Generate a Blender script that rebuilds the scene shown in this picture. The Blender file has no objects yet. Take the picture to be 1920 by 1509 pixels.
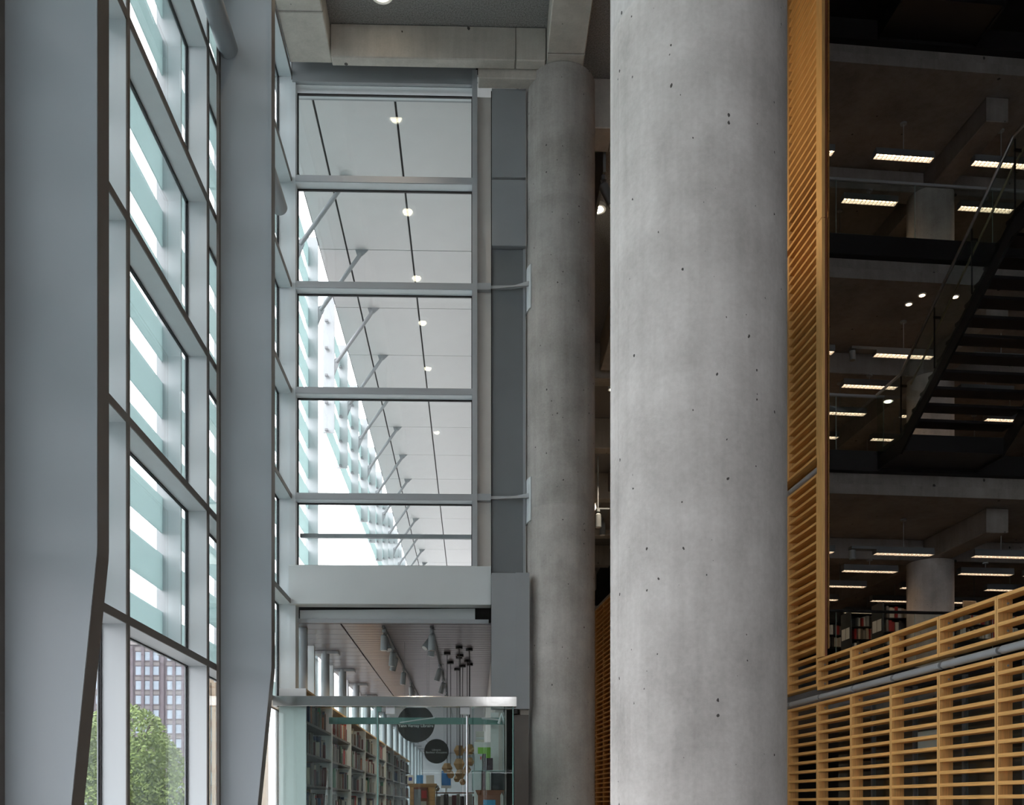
import bpy, math, random
from mathutils import Vector, Matrix
random.seed(7)
S = bpy.context.scene
C = S.collection

# ---------------------------------------------------------------- camera, sky, exposure
EYE = 1.6
F = 1800.0                      # focal length in pixels of the 1920x1509 frame
cam_d = bpy.data.cameras.new('camera'); cam = bpy.data.objects.new('camera', cam_d); C.objects.link(cam)
cam_d.sensor_fit = 'HORIZONTAL'; cam_d.sensor_width = 36.0
cam_d.lens = F / 1920 * 36.0
cam_d.shift_x = (960 - 934) / 1920
cam_d.shift_y = (1510 - 754.5) / 1920
cam_d.clip_start = 0.05; cam_d.clip_end = 900
YAW = math.atan((934 - 888) / F)
cam.location = (0, 0, EYE); cam.rotation_euler = (math.pi / 2, 0, -YAW)
S.camera = cam

w = bpy.data.worlds.new('overcast_sky'); S.world = w; w.use_nodes = True
wn = w.node_tree; wn.nodes.clear()
wo = wn.nodes.new('ShaderNodeOutputWorld'); wb = wn.nodes.new('ShaderNodeBackground')
wb.inputs[0].default_value = (0.99, 0.955, 0.995, 1); wb.inputs[1].default_value = 4.1
wn.links.new(wb.outputs[0], wo.inputs[0])

vs = S.view_settings
vs.view_transform = 'Standard'; vs.look = 'None'; vs.gamma = 1.0; vs.use_curve_mapping = False
vs.exposure = 0.14
S.cycles.use_denoising = True
S.cycles.max_bounces = 8; S.cycles.diffuse_bounces = 4; S.cycles.glossy_bounces = 3
S.cycles.use_adaptive_sampling = True; S.cycles.adaptive_threshold = 0.09; S.cycles.adaptive_min_samples = 16
S.cycles.transmission_bounces = 6; S.cycles.transparent_max_bounces = 24
S.cycles.sample_clamp_indirect = 6.0
S.cycles.caustics_reflective = False; S.cycles.caustics_refractive = False

RA = math.atan((934 - 757) / F) - YAW      # the library block on the far side is turned by this angle
L, R = 0.0, RA

# ---------------------------------------------------------------- helpers
class MB:
    def __init__(s): s.v = []; s.f = []; s.m = []; s.cm = 0
    def mat(s, i): s.cm = i; return s
    def _add(s, vv, ff):
        n = len(s.v); s.v += [tuple(p) for p in vv]
        for f in ff: s.f.append(tuple(n + i for i in f)); s.m.append(s.cm)
        return s
    def box(s, x0, x1, y0, y1, z0, z1):
        if x0 > x1: x0, x1 = x1, x0
        if y0 > y1: y0, y1 = y1, y0
        if z0 > z1: z0, z1 = z1, z0
        vv = [(x0,y0,z0),(x1,y0,z0),(x1,y1,z0),(x0,y1,z0),(x0,y0,z1),(x1,y0,z1),(x1,y1,z1),(x0,y1,z1)]
        return s._add(vv, [(0,3,2,1),(4,5,6,7),(0,1,5,4),(1,2,6,5),(2,3,7,6),(3,0,4,7)])
    def cbox(s, c, d): return s.box(c[0]-d[0]/2, c[0]+d[0]/2, c[1]-d[1]/2, c[1]+d[1]/2, c[2]-d[2]/2, c[2]+d[2]/2)
    def bbox(s, x0, x1, y0, y1, z0, z1, b):
        """box with chamfered vertical and horizontal edges"""
        pts = []
        def ring(z, i):
            a, c_, e, g = x0+i, x1-i, y0+i, y1-i
            return [(a+b*.0,e,z),(c_,e,z),(c_,g,z),(a,g,z)]
        n = len(s.v)
        r = ring(z0, b) + ring(z0+b, 0) + ring(z1-b, 0) + ring(z1, b)
        ff = [(0,3,2,1),(12,13,14,15)]
        for k in range(3):
            for i in range(4):
                j = (i+1) % 4
                ff.append((k*4+i, k*4+j, k*4+4+j, k*4+4+i))
        return s._add(r, ff)
    def extr(s, poly, vec):
        """extrude a planar 3d polygon along vec"""
        n = len(poly); v = Vector(vec)
        a = [Vector(p) for p in poly]; b = [p + v for p in a]
        ff = [tuple(range(n))[::-1], tuple(range(n, 2*n))]
        for i in range(n):
            j = (i+1) % n; ff.append((i, j, n+j, n+i))
        return s._add([tuple(p) for p in a+b], ff)
    def cyl(s, p0, p1, r0, r1=None, n=16, caps=True):
        r1 = r0 if r1 is None else r1
        p0, p1 = Vector(p0), Vector(p1); d = (p1-p0).normalized()
        u = d.orthogonal().normalized(); t = d.cross(u)
        vv = []
        for p, r in ((p0, r0), (p1, r1)):
            for i in range(n):
                a = 2*math.pi*i/n; vv.append(p + u*(r*math.cos(a)) + t*(r*math.sin(a)))
        ff = [(i, (i+1) % n, n+(i+1) % n, n+i) for i in range(n)]
        if caps: ff += [tuple(range(n))[::-1], tuple(range(n, 2*n))]
        return s._add(vv, ff)
    def lathe(s, c, prof, n=32, phase=0.0):
        """prof: list of (r, z) around vertical axis through c"""
        vv = []; k = len(prof)
        for r, z in prof:
            for i in range(n):
                a = 2*math.pi*i/n + phase; vv.append((c[0]+r*math.cos(a), c[1]+r*math.sin(a), c[2]+z))
        ff = []
        for j in range(k-1):
            for i in range(n):
                q = (i+1) % n; ff.append((j*n+i, j*n+q, (j+1)*n+q, (j+1)*n+i))
        ff.append(tuple(range(n))[::-1]); ff.append(tuple(range((k-1)*n, k*n)))
        return s._add(vv, ff)
    def ring(s, c, r0, r1, h, n=24):
        vv = []
        for r, z in ((r0, 0), (r1, 0), (r1, h), (r0, h)):
            for i in range(n):
                a = 2*math.pi*i/n; vv.append((c[0]+r*math.cos(a), c[1]+r*math.sin(a), c[2]+z))
        ff = []
        for j in range(4):
            k = (j+1) % 4
            for i in range(n):
                q = (i+1) % n; ff.append((j*n+i, j*n+q, k*n+q, k*n+i))
        return s._add(vv, ff)
    def path(s, pts, r, n=10):
        for a, b in zip(pts[:-1], pts[1:]): s.cyl(a, b, r, n=n)
        return s

ORG = {}
def rot(fr, p):
    c, s_ = math.cos(fr), math.sin(fr)
    return Vector((p[0]*c - p[1]*s_, p[0]*s_ + p[1]*c, p[2]))
def props(o, label=None, cat=None, group=None, kind=None):
    if label: o['label'] = label
    if cat: o['category'] = cat
    if group: o['group'] = group
    if kind: o['kind'] = kind
    return o
def mesh_of(name, mb, mats, org=(0, 0, 0), smooth=False):
    me = bpy.data.meshes.new(name)
    me.from_pydata([(v[0]-org[0], v[1]-org[1], v[2]-org[2]) for v in mb.v], [], mb.f)
    if not isinstance(mats, (list, tuple)): mats = [mats]
    for m in mats: me.materials.append(m)
    if len(mats) > 1: me.polygons.foreach_set('material_index', mb.m)
    if smooth:
        me.polygons.foreach_set('use_smooth', [True]*len(mb.f))
        me.set_sharp_from_angle(angle=math.radians(40))
    me.update()
    return me
def thing(name, label, cat, org, fr=L, group=None, kind=None):
    o = bpy.data.objects.new(name, None); C.objects.link(o); o.empty_display_size = .1
    o.location = rot(fr, org); o.rotation_euler = (0, 0, fr)
    ORG[o.name] = (fr, Vector(org))
    return props(o, label, cat, group, kind)
def struct(name, org=(0, 0, 0), fr=L):
    return thing(name, None, None, org, fr, kind='structure')
def make(name, mb, mats, parent=None, fr=L, smooth=False, label=None, cat=None, group=None, kind=None):
    if parent is None:
        xs = [v[0] for v in mb.v]; ys = [v[1] for v in mb.v]; zs = [v[2] for v in mb.v]
        org = Vector(((min(xs)+max(xs))/2, (min(ys)+max(ys))/2, min(zs)))
    else:
        fr, org = ORG[parent.name]
    o = bpy.data.objects.new(name, mesh_of(name, mb, mats, org, smooth)); C.objects.link(o)
    if parent is None:
        o.location = rot(fr, org); o.rotation_euler = (0, 0, fr)
    else:
        o.parent = parent
    ORG[o.name] = (fr, org)
    return props(o, label, cat, group, kind)
def piece(name, me, parent, pos, rz=0.0, ry=0.0, rx=0.0):
    fr, org = ORG[parent.name]
    o = bpy.data.objects.new(name, me); C.objects.link(o); o.parent = parent
    o.location = Vector(pos) - org; o.rotation_euler = (rx, ry, rz)
    ORG[o.name] = (fr, Vector(pos))
    return o
def copy_tree(o, parent=None):
    c = o.copy(); C.objects.link(c); c.parent = parent
    for ch in list(o.children): copy_tree(ch, c)
    return c
def H(h): return h + EYE

# ---------------------------------------------------------------- materials
MATS = {}
def new_mat(name):
    m = bpy.data.materials.new(name); m.use_nodes = True
    nt = m.node_tree; nt.nodes.clear()
    out = nt.nodes.new('ShaderNodeOutputMaterial'); MATS[name] = m
    return m, nt, out
def N(nt, t, **k):
    n = nt.nodes.new(t)
    for a, b in k.items(): setattr(n, a, b)
    return n
def plain(name, col, rough=.6, metal=0.0, spec=.5, var=.06, scale=6.0, bump=0.0, stretch=(1, 1, 1)):
    m, nt, out = new_mat(name); p = N(nt, 'ShaderNodeBsdfPrincipled'); lk = nt.links.new
    p.inputs['Roughness'].default_value = rough; p.inputs['Metallic'].default_value = metal
    p.inputs['Specular IOR Level'].default_value = spec
    tc = N(nt, 'ShaderNodeTexCoord'); mp = N(nt, 'ShaderNodeMapping'); mp.inputs['Scale'].default_value = stretch
    nz = N(nt, 'ShaderNodeTexNoise'); nz.inputs['Scale'].default_value = scale; nz.inputs['Detail'].default_value = 5
    lk(tc.outputs['Object'], mp.inputs[0]); lk(mp.outputs[0], nz.inputs['Vector'])
    r = N(nt, 'ShaderNodeValToRGB')
    r.color_ramp.elements[0].position = .3; r.color_ramp.elements[1].position = .7
    r.color_ramp.elements[0].color = (*[c*(1-var) for c in col], 1); r.color_ramp.elements[1].color = (*[min(1, c*(1+var)) for c in col], 1)
    lk(nz.outputs['Fac'], r.inputs[0]); lk(r.outputs[0], p.inputs['Base Color'])
    if bump:
        b = N(nt, 'ShaderNodeBump'); b.inputs['Strength'].default_value = bump; b.inputs['Distance'].default_value = .01
        lk(nz.outputs['Fac'], b.inputs['Height']); lk(b.outputs[0], p.inputs['Normal'])
    lk(p.outputs[0], out.inputs[0])
    return m
def concrete(name, c0, c1, pits=19.0, rings=True, spec=.35, rough=.75):
    m, nt, out = new_mat(name); lk = nt.links.new
    p = N(nt, 'ShaderNodeBsdfPrincipled'); p.inputs['Roughness'].default_value = rough; p.inputs['Specular IOR Level'].default_value = spec
    tc = N(nt, 'ShaderNodeTexCoord')
    def noise(scale, stretch, detail=5, rgh=.55):
        mp = N(nt, 'ShaderNodeMapping'); mp.inputs['Scale'].default_value = stretch
        nz = N(nt, 'ShaderNodeTexNoise'); nz.inputs['Scale'].default_value = scale; nz.inputs['Detail'].default_value = detail; nz.inputs['Roughness'].default_value = rgh + .08
        lk(tc.outputs['Object'], mp.inputs[0]); lk(mp.outputs[0], nz.inputs['Vector']); return nz.outputs['Fac']
    def mth(op, a, b=None):
        n = N(nt, 'ShaderNodeMath', operation=op)
        for i, x in enumerate((a, b)):
            if x is None: continue
            if isinstance(x, (int, float)): n.inputs[i].default_value = x
            else: lk(x, n.inputs[i])
        return n.outputs[0]
    big = noise(1.3, (1, 1, 1)); fine = noise(38, (1, 1, 1), 6); streak = noise(5, (1.6, 1.6, .12), 4); ring = noise(1.0, (.25, .25, 1.5), 3)
    v = mth('ADD', mth('MULTIPLY', big, .52), mth('ADD', mth('MULTIPLY', fine, .16), mth('ADD', mth('MULTIPLY', streak, .24), mth('MULTIPLY', ring, .14 if rings else .1))))
    r = N(nt, 'ShaderNodeValToRGB'); e = r.color_ramp.elements
    lo = .36
    e[0].position = lo; e[1].position = lo + .3; e[0].color = (*c0, 1); e[1].color = (*c1, 1)
    lk(v, r.inputs[0])
    # air holes
    mp = N(nt, 'ShaderNodeMapping'); mp.inputs['Scale'].default_value = (1, 1, .72)
    vo = N(nt, 'ShaderNodeTexVoronoi'); vo.inputs['Scale'].default_value = pits
    wob = N(nt, 'ShaderNodeMix', data_type='VECTOR')
    nz2 = N(nt, 'ShaderNodeTexNoise'); nz2.inputs['Scale'].default_value = 60
    lk(tc.outputs['Object'], mp.inputs[0])
    ad = N(nt, 'ShaderNodeVectorMath', operation='MULTIPLY_ADD'); ad.inputs[1].default_value = (.012, .012, .012)
    lk(nz2.outputs['Color'], ad.inputs[0]); lk(mp.outputs[0], ad.inputs[2]); lk(tc.outputs['Object'], nz2.inputs['Vector'])
    lk(ad.outputs[0], vo.inputs['Vector'])
    sep = N(nt, 'ShaderNodeSeparateColor'); lk(vo.outputs['Color'], sep.inputs[0])
    rad = mth('MULTIPLY', mth('POWER', sep.outputs[0], 2.4), .135)
    hole = mth('LESS_THAN', vo.outputs['Distance'], rad)
    mx = N(nt, 'ShaderNodeMix', data_type='RGBA'); mx.inputs['B'].default_value = (.03, .027, .025, 1)
    lk(mth('MULTIPLY', hole, .92), mx.inputs['Factor']); lk(r.outputs[0], mx.inputs['A']); lk(mx.outputs['Result'], p.inputs['Base Color'])
    b = N(nt, 'ShaderNodeBump'); b.inputs['Strength'].default_value = .35; b.inputs['Distance'].default_value = .006
    lk(mth('SUBTRACT', mth('MULTIPLY', fine, .5), hole), b.inputs['Height']); lk(b.outputs[0], p.inputs['Normal'])
    lk(p.outputs[0], out.inputs[0])
    return m
def glass(name, tint, ior=1.45, boost=1.0):
    m, nt, out = new_mat(name); lk = nt.links.new
    t = N(nt, 'ShaderNodeBsdfTransparent'); t.inputs[0].default_value = (*tint, 1)
    g = N(nt, 'ShaderNodeBsdfGlossy'); g.inputs['Roughness'].default_value = .01; g.inputs[0].default_value = (.9, .95, .95, 1)
    lw = N(nt, 'ShaderNodeLayerWeight'); lw.inputs[0].default_value = .5
    pw = N(nt, 'ShaderNodeMath', operation='POWER'); pw.inputs[1].default_value = 5.0; lk(lw.outputs['Facing'], pw.inputs[0])
    mu = N(nt, 'ShaderNodeMath', operation='MULTIPLY_ADD'); mu.inputs[1].default_value = .9*boost; mu.inputs[2].default_value = .035*boost; mu.use_clamp = True
    mx = N(nt, 'ShaderNodeMixShader'); lk(pw.outputs[0], mu.inputs[0]); lk(mu.outputs[0], mx.inputs[0]); lk(t.outputs[0], mx.inputs[1]); lk(g.outputs[0], mx.inputs[2])
    lk(mx.outputs[0], out.inputs[0]); return m
def frosted(name, col, clear=.25, trans=.6):
    m, nt, out = new_mat(name); lk = nt.links.new
    t = N(nt, 'ShaderNodeBsdfTransparent'); t.inputs[0].default_value = (*[min(1, c*1.15) for c in col], 1)
    tl = N(nt, 'ShaderNodeBsdfTranslucent'); tl.inputs[0].default_value = (*col, 1)
    nz = N(nt, 'ShaderNodeTexNoise'); nz.inputs['Scale'].default_value = 3
    df = N(nt, 'ShaderNodeBsdfPrincipled'); df.inputs['Base Color'].default_value = (*col, 1); df.inputs['Roughness'].default_value = .35
    a = N(nt, 'ShaderNodeMixShader'); a.inputs[0].default_value = trans; lk(df.outputs[0], a.inputs[1]); lk(tl.outputs[0], a.inputs[2])
    b = N(nt, 'ShaderNodeMixShader'); b.inputs[0].default_value = clear; lk(a.outputs[0], b.inputs[1]); lk(t.outputs[0], b.inputs[2])
    lk(b.outputs[0], out.inputs[0]); return m
def emit(name, col, st):
    m, nt, out = new_mat(name); e = N(nt, 'ShaderNodeEmission'); e.inputs[0].default_value = (*col, 1); e.inputs[1].default_value = st
    nt.links.new(e.outputs[0], out.inputs[0]); return m

M = dict(
    fin=plain('painted_steel_grey', (.31, .35, .375), .5, var=.04, scale=1.2, stretch=(1, 1, .3)),
    finb=plain('shaded_steel_brown_grey', (.13, .115, .105), .5, var=.05),
    alu=plain('anodised_aluminium_pale', (.60, .645, .67), .42, var=.03, scale=2, stretch=(3, 3, .2)),
    alud=plain('aluminium_grey', (.36, .38, .40), .45, var=.03, scale=2),
    cap=plain('edge_shade_brown_grey', (.125, .11, .10), .45, var=.04),  # shade on edges facing the interior, painted as a brown-grey tone
    gasket=plain('black_gasket', (.012, .012, .013), .6),
    panel=plain('panel_dark_grey', (.15, .165, .175), .45, var=.05, scale=1.5),
    panel2=plain('panel_mid_grey', (.27, .29, .305), .45, var=.05, scale=1.5),
    warm=plain('panel_warm_white', (.60, .58, .55), .6, var=.05, scale=3),
    spandrel=plain('spandrel_pale_grey', (.56, .60, .61), .45, var=.03, scale=1.5),
    col=concrete('column_concrete', (.30, .283, .268), (.635, .615, .60)),
    colb=concrete('shaded_column_concrete', (.21, .198, .183), (.46, .44, .418), pits=14),  # same concrete, dimness far from the windows painted in as a darker tone
    beam=concrete('beam_concrete', (.36, .335, .30), (.58, .55, .50), pits=5, rings=False),
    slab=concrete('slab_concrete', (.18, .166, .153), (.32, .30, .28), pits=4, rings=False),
    spray=plain('ceiling_spray', (.27, .265, .26), .95, var=.35, scale=55, bump=1.0),
    soffit=plain('soffit_panel_white', (.56, .56, .565), .5, var=.02, scale=3),
    joint=plain('joint_black', (.01, .01, .01), .8),
    wood=plain('maple_slat_wood', (.72, .405, .135), .45, var=.22, scale=3.0, stretch=(30, 1.2, 30)),
    woodv=plain('maple_post_wood', (.72, .42, .155), .45, var=.18, scale=3.0, stretch=(30, 30, 1.0)),
    woodd=plain('backing_wood', (.42, .20, .05), .5, var=.15, scale=3, stretch=(10, 1, 10)),
    tube=plain('grey_tube_paint', (.33, .35, .37), .4, var=.03),
    black=plain('black_steel', (.008, .0078, .0085), .45, var=.1),
    blackp=plain('black_fascia', (.006, .006, .007), .55, var=.1),
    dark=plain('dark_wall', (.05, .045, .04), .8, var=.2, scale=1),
    steel=plain('polished_steel', (.62, .62, .60), .12, metal=1.0, var=.02, scale=1.2, bump=.25),
    rail=plain('handrail_steel', (.55, .57, .6), .28, metal=1.0),
    brass=plain('inner_handrail', (.45, .38, .24), .35, metal=.6),
    floor=plain('stone_floor', (.52, .50, .48), .35, var=.06, scale=2),
    ground=plain('pavement_outside', (.27, .27, .265), .9, var=.1, scale=.5),
    carpet=plain('library_carpet', (.22, .20, .18), .95, var=.1, scale=20),
    white=plain('white_paint', (.78, .80, .80), .5, var=.02),
    shopceil=plain('shop_ceiling_metal', (.235, .225, .25), .3, metal=.2, var=.05, scale=1.5),
    shopwood=plain('shelf_wood', (.66, .40, .16), .5, var=.15, scale=4, stretch=(1, 8, 8)),
    shopgrey=plain('shelf_grey_edge', (.12, .105, .095), .5),
    cherry=plain('cherry_cabinet', (.20, .065, .03), .4, var=.2, scale=4),
    veneer=plain('veneer_lamp', (.60, .36, .16), .5, var=.12, scale=8),
    spot=plain('spotlight_grey', (.27, .30, .31), .4),
    brick=plain('brown_brick', (.14, .12, .135), .9, var=.15, scale=1.0),
    stone=plain('tan_spandrel_stone', (.23, .215, .215), .9, var=.1),
    redbrick=plain('red_brick', (.26, .10, .09), .9, var=.1, scale=1.0),
    tan=plain('tan_facade', (.25, .19, .13), .9, var=.1),
    winblue=plain('window_glass_far', (.29, .36, .43), .15, var=.1, scale=.4),
    leaf=plain('leaf_green', (.215, .295, .085), .6, var=.45, scale=.9),
    bark=plain('bark', (.12, .09, .07), .9),
    pane=glass('window_glass', (.955, .972, .968)),
    shopglass=glass('shop_glass', (.88, .94, .93), boost=1.2),
    glassedge=plain('green_glass_edge', (.16, .30, .28), .2),
    guard=glass('guard_glass', (.90, .94, .93), boost=1.5),
    louvre=frosted('teal_louvre_glass', (.62, .745, .74), .10, .6),
    lamp=emit('lamp_warm', (1.0, .67, .42), 18.0),
    lampw=emit('lamp_white', (1.0, .86, .66), 16.0),
)
def paint(name, col, rough=.5): 
    if name not in M: M[name] = plain(name, col, rough, var=.08, scale=9)
    return M[name]

# ---------------------------------------------------------------- the shell of the hall
def slab_box(name, *b, mat, fr=L):
    return make(name, MB().box(*b), M[mat], fr=fr, kind='structure')
slab_box('floor', -2.7, 26, -22, 46, -.2, 0, mat='floor')
slab_box('ground_outside', -320, -2.72, -60, 420, -.4, -.05, mat='ground')
slab_box('ground_outside', -60, 80, -140, -22.3, -.4, -.05, mat='ground')
wbk = struct('wall_back', (11, -22.1, 0))
for i in range(10):
    make('mullion', MB().box(-2.7+3.18*i, -2.6+3.18*i, -22.2, -22.0, 0, H(17.4)), M['alu'], wbk)
    if i < 9:
        for k in range(6):
            added_pane = 1 <= i <= 3 and (k >= 2 or i > 1) and k < 5  # rear panes out of view, added to bring in frontal daylight
            make('pane' if added_pane else 'infill_panel', MB().box(-2.59+3.18*i, .47+3.18*i, -22.12, -22.1, 3.17*k+.06, 3.17*k+3.10), M['pane' if added_pane else 'slab'], wbk)  # panes here are added and unseen, only to let in frontal daylight
for k in range(7): make('transom', MB().box(-2.7, 26, -22.19, -22.01, 3.17*k-.05, 3.17*k+.05), M['alu'], wbk)
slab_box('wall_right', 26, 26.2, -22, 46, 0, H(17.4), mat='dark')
slab_box('ceiling', -2.7, 2.2, -22, 13.0, H(10.15), H(10.45), mat='spray')
make('ceiling', MB().extr([(.80, 13.0, H(10.15)), (2.6, 13.0, H(10.15)), (5.4, 27, H(10.15)), (5.4, 45, H(10.15)), (.80, 45, H(10.15))][::-1], (0, 0, .3)), M['spray'], kind='structure')
slab_box('ceiling', -2.7, 26, -22, 46, H(17.4), H(17.7), mat='dark')
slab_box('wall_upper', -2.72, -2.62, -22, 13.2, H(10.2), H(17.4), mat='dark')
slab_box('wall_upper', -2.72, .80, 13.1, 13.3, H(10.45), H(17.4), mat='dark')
slab_box('wall_partition', .66, .80, 13.45, 45, 0, H(17.4), mat='beam')
# far end wall of the hall, in white panels
we = struct('wall_end', (3, 45, 0))
make('wall_core', MB().box(.8, 26, 45, 45.2, 0, H(17.4)), M['dark'], we)
pm = mesh_of('wall_panel', MB().bbox(-.585, .585, -.03, .03, -.485, .485, .01), M['white'])
for i in range(4):
    for k in range(11):
        piece('wall_panel', pm, we, (4.2 + i*1.2, 44.95, .5 + k*1.0))

# ---------------------------------------------------------------- glazed window wall beside the street
XG, XI = -2.64, -2.43
MY = [6.83 + 2.04*k for k in range(-14, 4)]
TZ = [H(1.306 + 1.414*k) for k in range(-1, 7)]
wl = struct('wall_left', (XG, 3.5, 0))
TOPZ = H(10.15)
mme = mesh_of('mullion', MB().box(0, .20, -.028, .028, 0, TOPZ), M['alu'])
mce = mesh_of('mullion_edge_shade', MB().box(.20, .21, -.028, .028, 0, TOPZ), M['cap'])  # dark skin with the inner edge's shade in its colour
for y in MY:
    piece('mullion', mme, wl, (XG, y, 0)); piece('mullion_edge_shade', mce, wl, (XG, y, 0))
bw = 2.04 - .056
tme = mesh_of('transom', MB().box(0, .20, 0, bw, -.03, .03), M['alu'])
tce = mesh_of('transom_edge_shade', MB().box(.20, .21, 0, bw, -.03, .03), M['cap'])  # likewise, shade of the transom's inner edge put into colour
zs = [0] + TZ + [TOPZ]
for bi, y in enumerate(MY[:-1]):
    y0 = y + .028
    for z in TZ:
        piece('transom', tme, wl, (XG, y0, z)); piece('transom_edge_shade', tce, wl, (XG, y0, z))
    for a, b in zip(zs[:-1], zs[1:]):
        key = 'pane_%d' % int((b-a)*1000)
        if key not in MATS:
            hgt = b - a - .06
            MATS[key] = (mesh_of('pane', MB().box(-.006, .006, .012, bw-.012, .042, hgt+.018), M['pane']),
                         mesh_of('gasket', MB().box(-.01, .014, 0, .012, .03, hgt+.03).box(-.01, .014, bw-.012, bw, .03, hgt+.03)
                                 .box(-.01, .014, .012, bw-.012, .03, .042).box(-.01, .014, .012, bw-.012, hgt+.018, hgt+.03), M['gasket']))
        pn = piece('pane', MATS[key][0], wl, (XG+.02, y0, a)); piece('gasket', MATS[key][1], pn, (XG+.02, y0, a))

# steel fin columns standing inside the glass, kinked near the foot
XE, XO = -1.91, -2.40
def fin_profile(x_in, x_out, zt=H(9.785)):
    def xi(h): return x_in if h >= 1.30 else x_in - (1.30-h)*.10
    return [(x_out, 0, 0), (xi(-EYE), 0, 0), (xi(1.28), 0, H(1.28)), (x_in, 0, H(1.33)), (x_in, 0, zt), (x_out, 0, zt)]
def make_fin(y, label):
    t = thing('steel_fin_column', label, 'column', (-2.15, y, 0), group='steel fin columns along the window wall')
    pr = fin_profile(XE-.014, XO)
    make('web', MB().extr([(p[0], y-.02, p[2]) for p in pr], (0, .04, 0)), M['fin'], t)
    a = fin_profile(XE-.014, XO); b = fin_profile(XE, XO)
    mb = MB()
    ins = [a[1], a[2], a[3], a[4]]; outs = [b[1], b[2], b[3], b[4]]
    for i in range(3):
        q = [ins[i], outs[i], outs[i+1], ins[i+1]]
        mb.extr([(p[0], y-.078, p[2]) for p in q], (0, .156, 0))
    make('inner_flange', mb, M['fin'], t)
    mb = MB()
    for i in range(3):
        q = [outs[i], (outs[i][0]+.003, 0, outs[i][2]), (outs[i+1][0]+.003, 0, outs[i+1][2]), outs[i+1]]
        mb.extr([(p[0], y-.073, p[2]) for p in q], (0, .146, 0))
    make('flange_face_shade', mb, M['cap'], t)  # thin skin painting the shade on the flange's inward side
    make('outer_flange', MB().box(XO-.025, XO, y-.078, y+.078, 0, H(9.785)), M['finb'], t)  # shadow on this flange put in as a darker brown-grey
    return t
make_fin(9.2, 'tall grey steel fin column beside the mullion, tube running into it')
make_fin(5.0, 'broad grey steel fin column closest to the viewer, kinked foot')
make_fin(.8, 'grey steel fin column behind the viewer by the window wall')
make_fin(-3.4, 'grey steel fin column two bays behind the viewer')
make_fin(-11.8, 'last grey steel fin column towards the rear wall')
make('tube_brace', MB().cyl((-2.33, 5.02, H(7.18)), (-2.33, 9.18, H(7.18)), .093, n=28), M['fin'], smooth=True,
     label='round grey steel tube spanning between the two big fin columns', cat='brace', group='round steel tube braces')
make('tube_brace', MB().cyl((-2.33, 9.22, H(7.18)), (-2.33, 11.6, H(7.18)), .093, n=28).cyl((-2.33, 11.6, H(7.18)), (-2.33, 11.64, H(7.18)), .093, .06, n=28), M['fin'], smooth=True,
     label='short round grey tube with a free end behind the far fin column', cat='brace', group='round steel tube braces')

# ---------------------------------------------------------------- concrete: columns and beams
def round_column(x, y, z0, z1, r, label, fr=L, mat='col', group=None, joints=()):
    t = thing('concrete_column', label, 'column', (x, y, z0), fr, group, 'thing')
    prof = [(r, z0)]
    for zj in joints: prof += [(r, zj-.014), (r-.003, zj-.005), (r-.003, zj+.005), (r, zj+.014)]
    prof.append((r, z1))
    make('shaft', MB().lathe((x, y, 0), prof, 72), M[mat], t, smooth=True)
    return t
colf = round_column(1.178, 5.03, 0, H(9.72), .455, 'massive smooth round concrete column, the widest and brightest one', joints=(H(4.02),))
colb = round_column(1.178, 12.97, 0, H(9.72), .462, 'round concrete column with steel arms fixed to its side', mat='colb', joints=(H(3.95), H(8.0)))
make('seam_strip', MB().cyl((1.178-.452*.955, 5.03-.452*.28, 0), (1.178-.452*.955, 5.03-.452*.28, H(9.7)), .006, n=6), M['col'], colf)
# steel arms clamped to the far column

for hh in (6.93, 4.10):
    mb = MB(); n = 8; rr = .464
    arc = [math.radians(176 + 32*i/n) for i in range(n+1)]
    for r0, r1 in ((rr, rr+.012),):
        for i in range(n):
            q = []
            for aa, r_ in ((arc[i], r0), (arc[i+1], r0), (arc[i+1], r1), (arc[i], r1)): q.append((1.178+r_*math.cos(aa), 12.97+r_*math.sin(aa), H(hh-.28+.03*math.cos(aa))))
            mb.extr(q, (0, 0, .58))
    make('bracket_plate', mb, M['alu'], colb)

def beam(label, *b, mat='beam', fr=L, joints=(), cat='beam'):
    x0, x1, y0, y1, z0, z1 = b
    t = thing('concrete_beam', label, cat, ((x0+x1)/2, (y0+y1)/2, z0), fr, None, 'thing')
    axis = 0 if (x1-x0) > (y1-y0) else 1
    cuts = [b[axis*2]] + sorted(joints) + [b[axis*2+1]]
    mb = MB()
    for a, c in zip(cuts[:-1], cuts[1:]):
        g = .006
        if axis == 0: mb.bbox(a+(g if a != cuts[0] else 0), c-(g if c != cuts[-1] else 0), y0, y1, z0, z1, .012)
        else: mb.bbox(x0, x1, a+(g if a != cuts[0] else 0), c-(g if c != cuts[-1] else 0), z0, z1, .012)
    make('body', mb, M[mat], t)
    if len(cuts) > 2:
        make('joint_core', MB().box(x0+.012, x1-.012, y0+.012, y1-.012, z0+.008, z1), M['slab'], t)
    return t
beam('board-marked concrete beam along the window wall, ending above the grey header', -2.42, -1.86, -21.9, 12.72, H(9.79), H(10.145), joints=[5.9, 11.9])
beam('concrete beam crossing above the glazed end wall', -1.85, .94, 12.5, 12.66, H(9.71), H(10.145), joints=[.55])
beam('short concrete ledge between the header and the far column', .06, .94, 12.67, 12.86, H(9.60), H(10.145))
beam('concrete beam resting on the two round columns', .953, 1.443, -21.9, 12.98, H(9.725), H(10.145), joints=[11.4, 12.4])
beam('brownish concrete beam running on beyond the far round column', 1.46, 2.55, 13.35, 13.85, H(9.45), H(10.145), joints=[1.95])
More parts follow.
